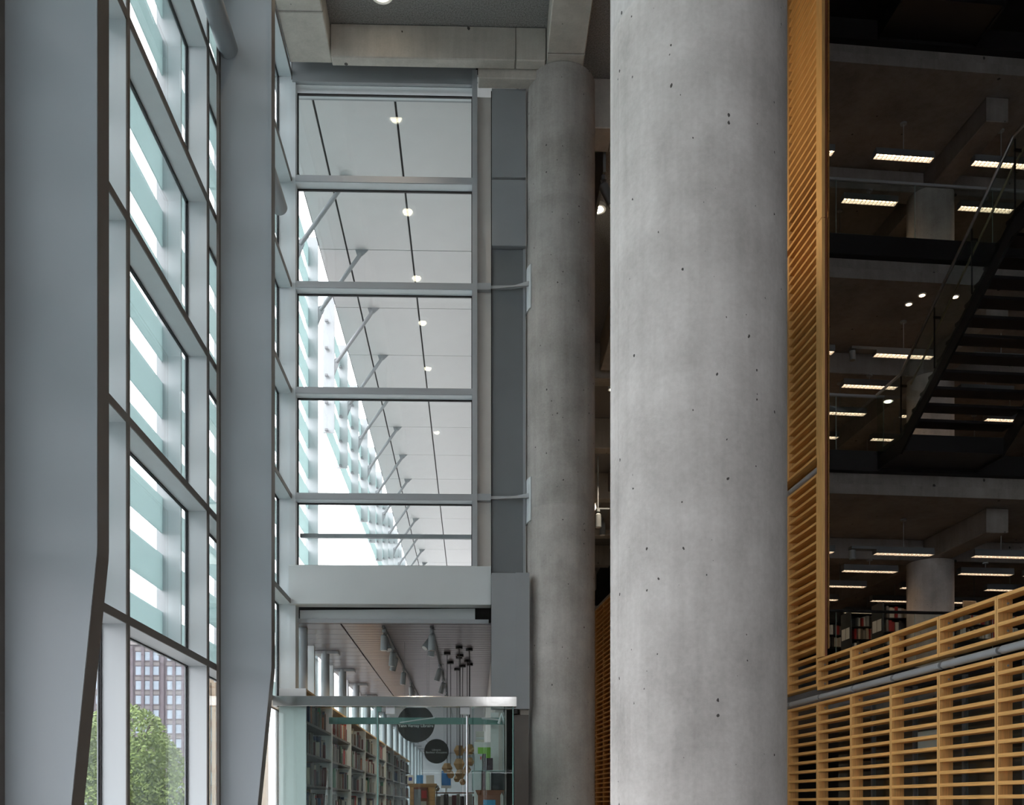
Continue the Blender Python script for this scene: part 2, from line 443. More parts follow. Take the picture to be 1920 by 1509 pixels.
for i, y in enumerate((21.2, 25.3, 29.4, 33.4, 37.5, 41.6)):
    beam(['first', 'second', 'third', 'fourth', 'fifth', 'sixth'][i] + ' pale cross beam down the hall seen between the columns', .85, min(.2*y, 5.3), y-.25, y+.15, H(9.35), H(10.14))
beam('slanting concrete beam high between the two round columns', 2.75, 3.1, 15.5, 20.8, H(9.45), H(10.14))

# ---------------------------------------------------------------- glazed end wall beside the far column
wf = struct('wall_front', (-1.1, 12.98, 0))
Y1 = 12.92
def wp(name, mb, mat, smooth=False): return make(name, mb, M[mat], wf, smooth=smooth)
wp('header', MB().box(-2.42, .03, Y1-.04, Y1+.3, H(9.668), H(10.0)), 'panel2')
wp('header_soffit', MB().box(-2.38, -.02, Y1+.02, Y1+.26, H(9.66), H(9.667)), 'alu')
wp('corner_post', MB().box(-2.46, -2.38, Y1-.02, Y1+.22, 0, H(9.7)), 'alu')
wp('mullion', MB().box(-.02, .05, Y1-.06, Y1+.16, H(3.2), H(9.85)), 'alud')
tr = mesh_of('transom', MB().box(-2.38, -.02, -.04, .17, -.042, .042), M['alud'])
trs = mesh_of('transom_soffit', MB().box(-2.38, -.02, -.03, .17, -.047, -.042), M['alu'])
lev = [4.134, 5.548, 6.96, 8.376]
for h in lev:
    piece('transom', tr, wf, (0, Y1, H(h))); piece('transom_soffit', trs, wf, (0, Y1, H(h)))
hs = [3.2] + lev + [9.67]
for a, b in zip(hs[:-1], hs[1:]):
    wp('pane', MB().box(-2.36, -.03, Y1+.125, Y1+.137, H(a)+.055, H(b)-.058), 'pane')
    wp('gasket', MB().box(-2.38, -.02, Y1+.115, Y1+.145, H(b)-.063, H(b)-.047).box(-2.38, -.02, Y1+.115, Y1+.145, H(a)+.042, H(a)+.052)
       .box(-2.38, -2.365, Y1+.115, Y1+.145, H(a)+.052, H(b)-.06).box(-.03, -.02, Y1+.115, Y1+.145, H(a)+.052, H(b)-.06), 'gasket')
wp('inner_rail', MB().box(-2.36, -.03, Y1+.2, Y1+.26, H(3.65), H(3.70)), 'alud')
wp('reveal_panel', MB().box(.05, .235, Y1+.03, Y1+.2, H(3.2), H(9.55)), 'warm')
wp('spandrel', MB().bbox(-2.46, .232, Y1-.09, Y1+.12, H(2.68), H(3.20), .008), 'spandrel')
for a, b in ((8.42, 9.62), (7.50, 8.40)):
    wp('cladding_panel', MB().bbox(.245, .70, Y1-.06, Y1+.05, H(a), H(b)-.01, .006), 'panel2')
wp('cladding_panel', MB().bbox(.245, .70, Y1+.0, Y1+.1, H(3.0), H(7.49), .006), 'panel')
wp('cladding_edge', MB().box(.665, .70, Y1-.03, Y1-.0005, H(3.0), H(7.48)), 'panel2')
wp('back_plate', MB().box(.235, .245, Y1-.02, Y1+.1, H(1.3), H(9.6)), 'gasket')
for h in (6.96, 4.134):
    wp('transom_stub', MB().box(.05, .232, Y1-.05, Y1+.03, H(h)-.045, H(h)+.045), 'alud')
    wp('arm', MB().extr([(.232, Y1-.03, H(h)-.02), (.50, Y1-.03, H(h)-.015), (.735, Y1-.14, H(h)-.03), (.735, Y1-.14, H(h)+.03), (.55, Y1-.06, H(h)+.015), (.232, Y1-.03, H(h)+.02)], (0, .025, 0)), 'alud')
wp('cover_panel', MB().bbox(.236, .735, 12.62, 12.76, H(1.27), H(3.06), .006), 'panel2')
wp('cover_end', MB().box(.55, .735, 12.60, 12.619, H(1.27), H(3.06)), 'panel2')
wp('jamb', MB().box(.54, .73, 12.70, 12.80, 0, H(1.20)), 'finb')
wp('jamb_hinge', MB().cyl((.56, 12.68, H(1.21)), (.56, 12.68, H(1.27)), .045, n=14), 'gasket', True)
wp('jamb_head', MB().box(.62, .73, 12.72, 12.80, H(1.20), H(1.27)), 'beam')
# beam and lip above the shop ceiling
wp('lintel', MB().extr([(-2.36, 13.12, H(2.54)), (.02, 13.12, H(2.54)), (.02, 13.12, H(2.69)), (-2.36, 13.12, H(2.655))], (0, .06, 0)), 'spandrel')
wp('lintel_lip', MB().box(-2.42, .205, 13.06, 13.115, H(2.475), H(2.53)), 'alud')
wp('lintel_back', MB().box(-2.44, .3, 13.34, 13.4, H(2.71), H(3.2)), 'gasket')

# ---------------------------------------------------------------- porch outside: white soffit, struts, sun screen
ps = struct('ceiling_porch', (-1, 36, H(10.1)))
make('soffit_core', MB().box(-2.805, .64, 13.3, 62, H(10.125), H(10.3)), M['joint'], ps)
xj = [-2.80, -2.30, -1.125, .62]
PY = [13.42 + 2.04*k for k in range(24)]
for c in range(3):
    wdt = xj[c+1]-xj[c]-.032
    pmsh = mesh_of('soffit_panel', MB().bbox(-wdt/2, wdt/2, -1.012, 1.012, -.01, .02, .003), M['soffit'])
    for y in PY[:-1]:
        piece('soffit_panel', pmsh, ps, ((xj[c]+xj[c+1])/2, y+1.02, H(10.105)))
piece('soffit_panel', mesh_of('soffit_panel', MB().box(-2.80, .62, 13.31, 13.40, -.01, .02), M['soffit']), ps, (0, 0, H(10.105)))
FX0, FX1 = -3.05, -2.82
LP = .5507
def louvre_mesh(length, hgt=.345):
    tilt = 0.0
    dx = hgt*math.tan(tilt)
    return mesh_of('louvre', MB().extr([(-.006-dx/2, 0, -hgt/2), (.006-dx/2, 0, -hgt/2), (.006+dx/2, 0, hgt/2), (-.006+dx/2, 0, hgt/2)], (0, length, 0)), M['louvre'])
lm = louvre_mesh(1.998)
brm = mesh_of('louvre_bracket', MB().box(-.03, .03, -.03, .03, -.01, .03).box(-.012, .045, -.012, .012, -.025, -.01), M['alud'])
def screen(name, label, ys, hb, ht, skip_first=0):
    t = thing(name, label, 'sun screen', (-2.9, (ys[0]+ys[-1])/2, H(hb)))
    fm = mesh_of('upright', MB().box(FX0, FX1, -.02, .02, 0, ht-hb), M['alu'])
    fl = mesh_of('upright_web', MB().box(-.012, .012, -.10, .0, 0, ht-hb), M['alud'])
    for y in ys:
        piece('upright', fm, t, (0, y, H(hb)))
    k0 = math.ceil((hb - 1.69)/LP - .2)
    for y in ys[:-1]:
        k = k0
        while 1.69 + k*LP + .17 < ht:
            hc = 1.69 + k*LP
            piece('louvre', lm, t, (-2.998, y+.021, H(hc)))
            if y > 12: piece('louvre_bracket', brm, t, (-2.97, y-.07, H(hc-.17)))
            k += 1
    return t
NY = [17.50 - 2.04*k for k in range(0, 12)][::-1]
screen('sun_screen', 'outdoor screen of teal frosted glass louvres in front of the tall windows', NY, 1.45, 10.3)
BY = [-7.0 - 2.04*k for k in range(0, 8)][::-1]
screen('sun_screen', 'outdoor glass louvre screen behind the viewer', BY, 1.45, 10.3)
FY = [19.54 + 2.04*k for k in range(14)]
screen('sun_screen', 'raised outdoor screen of glass louvres under the white porch soffit', FY, 7.55, 10.3)
sm = mesh_of('strut_tube', MB().cyl((-2.05, 0, H(10.02)), (-2.78, 0, H(8.98)), .036, n=14), M['alud'], smooth=True)
gp = mesh_of('gusset_plate', MB().extr([(-2.15, -.012, H(10.1)), (-1.90, -.012, H(10.1)), (-2.0, -.012, H(10.0)), (-2.10, -.012, H(9.93))], (0, .024, 0)), M['alud'])
gp2 = mesh_of('gusset_plate', MB().extr([(-2.82, -.012, H(8.72)), (-2.82, -.012, H(9.05)), (-2.74, -.012, H(9.08)), (-2.71, -.012, H(9.0))], (0, .024, 0)), M['alud'])
ordn = ['first', 'second', 'third', 'fourth', 'fifth', 'sixth', 'seventh', 'eighth', 'ninth', 'tenth', 'eleventh', 'twelfth', 'thirteenth', 'fourteenth', 'fifteenth', 'sixteenth']
for k in range(15):
    y = 15.46 + 2.04*k
    t = thing('roof_strut', ordn[k] + ' slanting tube strut in the row bracing the porch soffit to its screen', 'strut', (-2.4, y, H(8.7)), group='porch soffit struts')
    for me, nm in ((sm, 'strut_tube'), (gp, 'gusset_plate'), (gp2, 'gusset_plate')): piece(nm, me, t, (0, y, 0))

# ---------------------------------------------------------------- outside: brick tower, red building, tree
def P(px, py, y):          # a point seen at pixel (px,py) at depth y of the street grid
    return ((px-888)/F*y/(1 + 0), y, EYE + (1510-py)/F*y)
def tower(name, label, x0, x1, y, ztop, wall, cols, rows, pw, ph, ww, wh, band=None):
    t = thing(name, label, 'building', ((x0+x1)/2, y+10, 0))
    make('wall', MB().box(x0, x1, y, y+20, -.05, ztop), M[wall], t)
    wm = mesh_of('window', MB().box(-ww/2, ww/2, -.1, .3, -wh/2, wh/2), M['winblue'])
    sm_ = mesh_of('window_sill', MB().box(-ww/2-.1, ww/2+.1, -.25, .1, -wh/2-.2, -wh/2), M['brick'])
    bm_ = mesh_of('spandrel_block', MB().box(-ww/2-.12, ww/2+.12, -.08, .2, -.42, .42), M[band]) if band else None
    for c in cols:
        for r in range(rows):
            piece('window', wm, t, (c, y, 2.4+r*ph)); piece('window_sill', sm_, t, (c, y, 2.4+r*ph))
            if bm_: piece('spandrel_block', bm_, t, (c, y, 2.4+(r+.5)*ph))
    # piers
    pm_ = mesh_of('pier', MB().box(-.28, .28, -.55, .1, 0, ztop-.8), M[wall])
    for a, b in zip(cols[:-1], cols[1:]): piece('pier', pm_, t, ((a+b)/2, y, 0))
    return t
Yb = 200
def bx(px): return (px-888)/F*Yb
tower('brick_tower', 'brown brick office tower with a grid of windows beyond the tree', bx(60), bx(372), Yb, EYE+(1510-1207)/F*Yb, 'brick',
      [bx(p) for p in (121, 137, 153, 169, 193, 209, 225, 242, 266, 283, 298, 324, 340, 357)], 11, 1.8, 3.0, 1.15, 1.75, 'stone')
make('tower_cornice', MB().box(bx(60)-.4, bx(372)+.4, Yb-.5, Yb+20, EYE+(1510-1212)/F*Yb, EYE+(1510-1203)/F*Yb), M['stone'], [o for o in S.objects if o.name.startswith('brick_tower')][0])
Yb = 150
tower('red_building', 'orange and red street building glimpsed past the far mullion', bx(380), bx(455), Yb, EYE+(1510-1272)/F*Yb, 'tan',
      [bx(p) for p in (392, 400, 412, 424, 440)], 5, 1.8, 3.4, .5, 2.0, 'redbrick')
tr_t = thing('street_tree', 'leafy bright green street tree seen through the lower window', 'tree', (-14.3, 40, 0))
make('trunk', MB().cyl((-14.3, 40, -.05), (-14.2, 40, 3.2), .22, .15, n=12).cyl((-14.2, 40, 3.0), (-13.3, 40.2, 5.2), .1, .04, n=8).cyl((-14.2, 40, 3.0), (-15.2, 39.7, 5.4), .1, .04, n=8), M['bark'], tr_t, smooth=True)
rnd = random.Random(3); mb = MB()
blobs = [((-14.4, 40, 4.0), 1.75), ((-13.4, 40.2, 3.2), 1.3), ((-15.6, 39.8, 3.6), 1.5), ((-14.2, 39.4, 2.3), 1.5), ((-13.0, 40, 2.0), 1.1), ((-12.75, 40.3, 1.3), .9), ((-16.2, 40.3, 2.4), 1.5), ((-17.6, 40, 2.6), 1.6)]
for c, r in blobs:
    for i in range(int(1500*r*r)):
        d = Vector((rnd.gauss(0, 1), rnd.gauss(0, 1), rnd.gauss(0, 1))).normalized()
        p = Vector(c) + d*(r*(.72+.33*rnd.random()**.6))
        u = Vector((rnd.gauss(0, 1), rnd.gauss(0, 1), rnd.gauss(0, 1))).normalized(); v = u.orthogonal().normalized(); s = .05 + .06*rnd.random()
        mb._add([p-u*s, p+v*s*.6, p+u*s, p-v*s*.6], [(0, 1, 2, 3)])
make('foliage', mb, M['leaf'], tr_t, kind='stuff')

# ---------------------------------------------------------------- bookshop behind the glass front
SY = 11.15
sc = struct('ceiling_shop', (-1.1, 21, H(2.45)))
make('ceiling_core', MB().box(-2.6, .30, 13.2, 46, H(2.52), H(2.7)), M['joint'], sc)
pl = mesh_of('plank', MB().bbox(-1.15, 1.02, 0, .186, -.012, .012, .004), M['shopceil'])
pl2 = mesh_of('plank', MB().bbox(-.78, 0, 0, .386, -.012, .012, .004), M['shopceil'])
k = 0
for k in range(163): piece('plank', pl, sc, (-.66, 13.22+.2*k, H(2.5)))
for k in range(81): piece('plank', pl2, sc, (-1.83, 13.22+.4*k, H(2.5)))
slab_box('wall_shop', .30, .46, 13.42, 46, 0, H(3.1), mat='warm')
slab_box('wall_shop_end', -2.6, .30, 46, 46.15, 0, H(2.6), mat='alud')
make('wall_shop_roof', MB().box(-2.6, .64, 13.42, 46.2, H(2.72), H(3.1)), M['white'], kind='structure')
# shop window wall with round steel posts
sw = struct('wall_shop_window', (-2.6, 21, 0))
sme = mesh_of('mullion', MB().box(-2.66, -2.48, -.05, .05, 0, H(2.5)), M['alu'])
for k in range(17):
    y = 13.0 + 2.04*k
    piece('mullion', sme, sw, (0, y, 0))
    if k < 16: make('pane', MB().box(-2.63, -2.618, y+.06, y+1.98, .1, H(2.45)), M['pane'], sw)
make('sill', MB().box(-2.66, -2.5, 13.0, 45.7, 0, .1), M['alu'], sw)
for k in range(16):
    y = 13.5 + 2.04*k
    t = thing('steel_post', ordn[k] + ' round grey steel post in the row along the shop windows', 'post', (-2.39, y, 0), group='round steel posts in the shop')
    make('shaft', MB().cyl((-2.39, y, 0), (-2.39, y, H(2.485)), .068, n=24), M['fin'], t, smooth=True)
    if k: make('head_plate', MB().box(-2.60, -2.17, y-.06, y+.16, H(2.44), H(2.484)), M['alud'], t)

# glass front
gf = struct('door_1', (-.9, SY, 0))
def gp_(name, mb, mat, smooth=False): return make(name, mb, M[mat], gf, smooth=smooth)
def sx(px, y=SY): return (px-888)/F*y
HT, HB = 1.258, 1.142
gp_('header_bar', MB().bbox(sx(516), sx(968), SY-.08, SY+.06, H(HB), H(HT), .004), 'steel')
edges = [522, 709, 868, 962]
for a, b in zip(edges[:-1], edges[1:]):
    gp_('pane', MB().box(sx(a)+.006, sx(b)-.006, SY-.012, SY, .02, H(HB)), 'shopglass')
gp_('glass_edge', MB().box(sx(709)-.006, sx(709)+.010, SY-.05, SY+.07, 0, H(HB)-.06), 'glassedge')
gp_('glass_edge', MB().box(sx(886)-.006, sx(886)+.012, SY+.02, SY+.22, 0, H(HB)), 'shopglass')
gp_('glass_edge', MB().box(sx(962)-.008, sx(962)+.004, SY-.03, SY+.03, 0, H(HB)), 'glassedge')
gp_('side_pane', MB().box(sx(945), sx(945)+.012, SY+.03, 12.6, 0, H(HB)), 'shopglass')
gp_('pull_pole', MB().cyl((sx(876), SY-.05, .25), (sx(876), SY-.05, H(HB)-.11), .013, n=12), 'rail', True)
for a, b in ((724, 741), (863, 881)):
    gp_('clamp', MB().bbox(sx(a), sx(b), SY-.03, SY+.02, H(HB)-.085, H(HB), .004), 'alu')
gp_('clamp', MB().bbox(sx(707), sx(716), SY-.03, SY+.02, H(HB)-.06, H(HB), .004), 'glassedge')
gp_('glass_fin', MB().box(sx(618, 12.3), sx(944, 12.3), 12.3, 12.33, H(1.04), H(1.125)), 'glassedge')
gp_('fin_bracket', MB().cyl((sx(903, 12.2), 12.2, H(1.11)), (sx(935, 12.2), 12.2, H(1.09)), .012, n=10).cyl((sx(935, 12.2), 12.2, H(1.04)), (sx(942, 12.2), 12.2, H(1.17)), .018, n=10), 'alu', True)
gp_('fin_bracket', MB().cyl((sx(750, 12.2), 12.2, H(1.05)), (sx(815, 12.2), 12.2, H(1.115)), .008, n=8), 'alu', True)
gp_('side_frame', MB().box(sx(920, 12.4), sx(935, 12.4), 12.38, 12.44, 0, H(1.2)), 'white')

# bookcases down the window side
bookcols = [('dark grey', (.05, .05, .055)), ('brown', (.12, .075, .05)), ('pale grey', (.45, .44, .42)), ('cream', (.58, .52, .42)), ('green', (.03, .16, .07)),
            ('red', (.42, .03, .03)), ('navy', (.03, .05, .12)), ('orange', (.42, .13, .05)), ('maroon', (.13, .03, .03)), ('taupe', (.20, .18, .16))]
wts = [7, 5, 5, 2, 2, 1, 3, 1, 3, 7]
pages = paint('book_pages', (.62, .57, .48))
def book_mesh(cname, col, d=.2):
    key = 'bk_%s_%d' % (cname, int(d*100))
    if key not in MATS:
        cov = paint('cover_' + cname.replace(' ', '_'), col, .45)
        # unit book: width 1 along local y, height 1, depth d along x, spine towards +x
        mb = MB().mat(0).box(-d, 0, 0, .07, 0, 1).box(-d, 0, .93, 1, 0, 1).box(-.012, 0, .07, .93, 0, 1).mat(1).box(-d+.006, -.012, .07, .93, .02, .975)
        MATS[key] = mesh_of('book', mb, [cov, pages])
    return MATS[key]
shelfH = [.99, .62, .25, -.12, -.49]
rb = random.Random(11)
def nth(n): return '%d%s' % (n, 'th' if 10 < n % 100 < 14 else {1: 'st', 2: 'nd', 3: 'rd'}.get(n % 10, 'th'))
places = ['bookcase with the white end panel', 'second bookcase from the glass front', 'third bookcase from the glass front']
for i in range(9):
    y0 = 11.2 + 2.04*i; y1 = y0 + 2.03
    lab = 'wooden bookcase with a pale end panel standing just inside the glass front' if i == 0 else '%s wooden bookcase in the row behind the glass front' % ordn[i]
    t = thing('bookcase', lab, 'bookcase', (-2.1, (y0+y1)/2, 0), group='tall wooden bookcases in the bookshop')
    make('end_panel', MB().box(-2.255, -1.945, y0, y0+.045, 0, H(1.36)), M['white'], t)
    make('back_panel', MB().box(-2.25, -2.235, y0+.045, y1, 0, H(1.36)), M['shopwood'], t)
    make('top_board', MB().box(-2.25, -1.95, y0+.045, y1, H(1.335), H(1.36)), M['shopwood'], t)
    for h in shelfH: make('shelf', MB().box(-2.235, -1.955, y0+.045, y1, H(h)-.03, H(h)), M['shopgrey'], t)
    stuff = [MB() for _ in bookcols] if i >= 2 else None
    smb = MB()
    cnt = 0
    for si, h in enumerate(shelfH[:4]):
        y = y0 + .06; cnt = 0
        while y < y1 - .06:
            if rb.random() < ((.05 if si < 2 else .09) if i < 2 else (.10 if si < 2 else .2)): y += .06 + rb.random()*.16; continue
            th = (.03 + .04*rb.random()) if i < 2 else (.025 + .04*rb.random())
            ci = rb.choices(range(len(bookcols)), wts)[0]; hh = .17 + .12*rb.random()
            if y + th > y1 - .02: break
            dx = rb.random()*.05; cnt += 1
            if i < 2:
                o = bpy.data.objects.new('book', book_mesh(*bookcols[ci])); C.objects.link(o)
                o.location = (-1.975-dx, y, H(h)); o.scale = (1, th-.002, hh)
                props(o, '%s book, %s along the %s shelf of the %s' % (bookcols[ci][0], nth(cnt), ['top', 'second', 'third', 'fourth'][si], places[i]), 'book', 'books in the tall bookcases')
            else:
                smb.mat(ci).box(-2.18-dx, -1.975-dx, y, y+th-.003, H(h), H(h)+hh)
            y += th
    if i >= 2:
        make('book_row', smb, [paint('cover_' + n.replace(' ', '_'), c, .45) for n, c in bookcols], None, kind='stuff',
             label='shelved books filling the %s bookcase in the row' % ordn[i], cat='books')

# ceiling tracks with spotlights
def spotlight(x, y, zc_, tilt, label, group, fr=L, s=1.0, mat='spot'):
    t = thing('spotlight', label, 'spotlight', (x, y, zc_-.3*s), fr, group)
    make('stem', MB().cyl((x, y, zc_-.10*s), (x, y, zc_), .012*s, n=10).cyl((x, y, zc_-.04*s), (x, y, zc_), .028*s, n=12), M[mat], t, smooth=True)
    d = Vector((math.sin(tilt[0]), math.sin(tilt[1]), -1)).normalized(); a = Vector((x, y, zc_-.09*s))
    make('head', MB().cyl(a, a+d*.2*s, .045*s, .05*s, n=18).cyl(a-d*.02*s, a, .03*s, .045*s, n=18), M[mat], t, smooth=True)
    make('lens', MB().cyl(a+d*.2*s, a+d*.204*s, .04*s, n=18), M['white'], t, smooth=True)
    return t
def shop_lamp(t, p, aim, watts):
    ld = bpy.data.lights.new('lamp_light', 'SPOT'); ld.energy = watts; ld.color = (1.0, .80, .58); ld.spot_size = math.radians(110); ld.spot_blend = .7; ld.shadow_soft_size = .04
    o = bpy.data.objects.new('lamp_light', ld); C.objects.link(o); o.parent = t; fr, org = ORG[t.name]; o.location = Vector(p) - org
    o.rotation_euler = (Vector(aim) - Vector(p)).to_track_quat('-Z', 'Y').to_euler()
def track(x, y0, y1, label):
    make('light_track', MB().box(x-.018, x+.018, y0, y1, H(2.455), H(2.487)).box(x-.006, x+.006, y0, y1, H(2.45), H(2.455)), M['panel'], None, label=label, cat='track')
track(-1.25, 13.3, 29, 'ceiling light track over the bookcases')
track(-.585, 13.3, 29, 'ceiling light track in the middle of the shop')
for n, (y, tl) in enumerate([(13.42, (.0, 0)), (13.62, (.35, -.5)), (14.9, (-.1, .1)), (15.45, (-.3, .2)), (17.2, (-.1, 0)), (19.2, (.1, 0)), (20.0, (-.3, 0))]):
    t = spotlight(-1.25, y, H(2.45), tl, ordn[n] + ' grey spotlight on the track over the bookcases', 'track spotlights in the shop')
    if n not in (1, 3): shop_lamp(t, (-1.2, y+.05, H(2.12)), (-2.1, y+.6, H(.4)), 38)
for n, (y, tl) in enumerate([(13.4, (0, 0)), (13.55, (-.7, -.5)), (13.9, (-.2, .2)), (16.7, (-.3, .1)), (18.6, (-.3, .1)), (20.7, (-.2, .1))]):
    spotlight(-.585, y, H(2.45), tl, ordn[n] + ' grey spotlight on the middle shop track', 'track spotlights in the shop')

# hanging round signs
def sign(px, py, y, rpx, lines, label, sizes):
    x = sx(px, y); z = EYE+(1510-py)/F*y; r = rpx/F*y
    t = thing('round_sign', label, 'sign', (x, y, z-r))
    disc = make('disc', MB().cyl((x, y, z), (x, y+.012, z), r, n=56), M['signblack'], t, smooth=True)
    for sx_ in (-.6, .6):
        make('wire', MB().cyl((x+sx_*r, y+.006, z+r*.75), (x+sx_*r, y+.006, H(2.48)), .002, n=5), M['spot'], t)
    for (txt, dz), size in zip(lines, sizes):
        cu = bpy.data.curves.new('lettering', 'FONT'); cu.body = txt; cu.size = size; cu.align_x = 'CENTER'; cu.align_y = 'CENTER'; cu.extrude = .001; cu.offset = size*.012
        tmp = bpy.data.objects.new('lettering_curve', cu); C.objects.link(tmp)
        dg = bpy.context.evaluated_depsgraph_get(); me = bpy.data.meshes.new_from_object(tmp.evaluated_get(dg))
        bpy.data.objects.remove(tmp); me.name = 'lettering'; me.materials.clear(); me.materials.append(M['white'])
        o = bpy.data.objects.new('lettering', me); C.objects.link(o); o.parent = disc
        o.location = (0, -.003, r + dz); o.rotation_euler = (math.pi/2, 0, 0)
M['signblack'] = plain('sign_charcoal', (.018, .02, .021), .5)
sign(780, 1357, 14.6, 35, [('Yann Vernay Libraire', -.032)], 'large round charcoal sign with one line of white lettering', [.062])
sign(818.5, 1408.5, 15.2, 23, [('Librairie', .022), ("Bonheur d'occasion", -.018)], 'smaller round charcoal sign with two lines of white lettering', [.042, .042])

# veneer pendant lamps on thin rods
lampspec = [(861, 1407, 16.0, 11), (880, 1405, 15.2, 11), (838.5, 1440, 15.6, 11), (861, 1432, 15.0, 11.5), (845, 1452, 16.6, 8), (863, 1451, 15.8, 10.5), (876, 1443, 16.4, 8), (867.5, 1466, 17.0, 6.5), (857, 1460, 17.4, 7), (881, 1428, 16.8, 9), (850, 1409, 19, 0)]
canopies = []
for i, (px, py, y, rp) in enumerate(lampspec):
    if rp == 0: continue
    x = sx(px, y); z = EYE+(1510-py)/F*y; r = rp/F*y
    t = thing('pendant_lamp', 'faceted wood veneer pendant lamp, %s in the cluster inside the shop' % ['upper', 'uppermost', 'outermost', 'middle', 'small low', 'lower', 'tucked', 'lowest', 'small', 'hindmost'][i], 'pendant lamp', (x, y, z-r), group='faceted veneer pendant lamps')
    make('shade', MB().lathe((x, y, z), [(r*.55, -r*.85), (r*1.05, 0), (r*.55, r*.85)], 6, phase=.5), M['veneer'], t)
    make('rod', MB().cyl((x, y, z+r*.8), (x, y, H(2.45)), .006, n=6), M['black'], t)
    make('canopy', MB().cyl((x, y, H(2.445)), (x, y, H(2.487)), .055, n=20), M['black'], t, smooth=True)

# furniture and displays inside the shop
def case(px0, px1, ytop, y, dep, label, mat):
    x0, x1 = sx(px0, y), sx(px1, y); zt = EYE+(1510-ytop)/F*y
    t = thing('display_cabinet', label, 'cabinet', ((x0+x1)/2, y+dep/2, 0))
    b = MB().box(x0, x1, y, y+dep, 0, zt-.05)
    make('body', b, M[mat], t)
    make('cornice', MB().extr([(x0-.03, y-.03, zt), (x1+.03, y-.03, zt), (x1+.005, y-.005, zt-.06), (x0-.005, y-.005, zt-.06)], (0, dep+.03, 0)), M[mat], t)
    return t, x0, x1, zt
t, x0, x1, zt = case(769, 815, 1469, 16.0, .4, 'light wood display case with a dark framed picture', 'shopwood')
xa, xb = sx(776, 15.95), sx(802, 15.95)
make('picture_frame', MB().box(xa, xb, 15.93, 15.99, .3, EYE+.30).box(xa+.01, xb-.01, 15.925, 15.93, .3, EYE+.29), M['cherry'], t)
make('print', MB().box(xa+.01, xa+.12, 15.915, 15.924, EYE-.1, EYE+.27), paint('print_grey', (.25, .28, .32)), t)
make('print', MB().box(xa+.13, xb-.015, 15.915, 15.924, EYE+.12, EYE+.25), paint('print_red', (.5, .05, .05)), t)
make('print', MB().box(xa+.12, xb-.02, 15.912, 15.922, EYE-.02, EYE+.07), paint('print_paper', (.5, .48, .44)), t)
for (pa, pb, nm, colr, lb) in ((764, 775, 'card_white', (.75, .77, .78), 'white card with a dark blue square on the display case'), (781, 793.5, 'card_blue', (.05, .30, .75), 'bright blue leaflet standing on the display case'), (799, 814, 'card_white', (.75, .77, .78), 'plain white card standing at the end of the display case')):
    x0, x1 = sx(pa, 16.1), sx(pb, 16.1)
    tt = thing('display_card', lb, 'card', ((x0+x1)/2, 16.1, zt))
    make('sheet', MB().extr([(x0, 16.10, zt), (x1, 16.10, zt), (x1, 16.13, zt+.145), (x0, 16.13, zt+.145)], (0, .004, 0)), paint(nm, colr), tt)
    if 'square' in lb: make('print', MB().extr([(x0+.02, 16.110, zt+.05), (x1-.02, 16.110, zt+.05), (x1-.02, 16.122, zt+.11), (x0+.02, 16.122, zt+.11)], (0, .002, 0)), paint('print_blue', (.02, .05, .35)), tt)
# low shelving with ring binders and a chrome desk lamp
x0, x1 = sx(815, 17.5), sx(902, 17.5)
t = thing('low_shelf', 'low dark wood shelf of binders behind the display case', 'shelf', ((x0+x1)/2, 17.7, 0))
for z in (EYE+.24, EYE-.03, EYE-.3, EYE-.6): make('board', MB().box(x0, x1, 17.5, 17.8, z-.02, z), M['cherry'], t)
make('side', MB().box(x0-.02, x0, 17.5, 17.8, 0, EYE+.26), M['cherry'], t); make('side', MB().box(x1, x1+.02, 17.5, 17.8, 0, EYE+.26), M['cherry'], t)
xx = x0+.02; n = 0
bn = [('grey', (.2, .2, .2)), ('silver', (.55, .55, .56)), ('charcoal', (.05, .045, .05)), ('silver', (.55, .55, .56)), ('maroon', (.12, .02, .03)), ('taupe', (.3, .28, .25)), ('charcoal', (.05, .045, .05)), ('grey', (.2, .2, .2)), ('silver', (.55, .55, .56)), ('maroon', (.12, .02, .03))]
for nm, cl in bn:
    wd = .055 if n % 2 else .08
    o = make('ring_binder', MB().bbox(xx, xx+wd, 17.52, 17.75, EYE-.03, EYE+.17+.02*(n % 3), .004), paint('binder_'+nm, cl), None, label='%s ring binder standing %s on the low shelf' % (nm, ordn[n]), cat='binder', group='ring binders on the low shelf'); xx += wd + .006; n += 1
t = thing('desk_lamp', 'small chrome lamp head beside the binders', 'lamp', (sx(819, 17), 17.0, 0))
make('head', MB().lathe((sx(819, 17), 17, EYE+.30), [(.03, -.05), (.055, 0), (.04, .04), (.01, .06)], 18), M['steel'], t, smooth=True)
make('stand', MB().cyl((sx(819, 17), 17, 0), (sx(819, 17), 17, EYE+.26), .01, n=8), M['steel'], t, smooth=True)
o = make('poster', MB().box(sx(828, 20), sx(845, 20), 20, 20.01, EYE+.42, EYE+.72), paint('poster_sea_blue', (.05, .25, .65)), None, label='blue and white poster on an easel far inside the shop', cat='poster')
make('poster_border', MB().box(sx(827, 20), sx(846, 20), 20.005, 20.015, EYE+.36, EYE+.74), M['white'], o)
make('easel_leg', MB().box(sx(835, 20), sx(838, 20), 20.02, 20.05, 0, EYE+.6), M['white'], o)
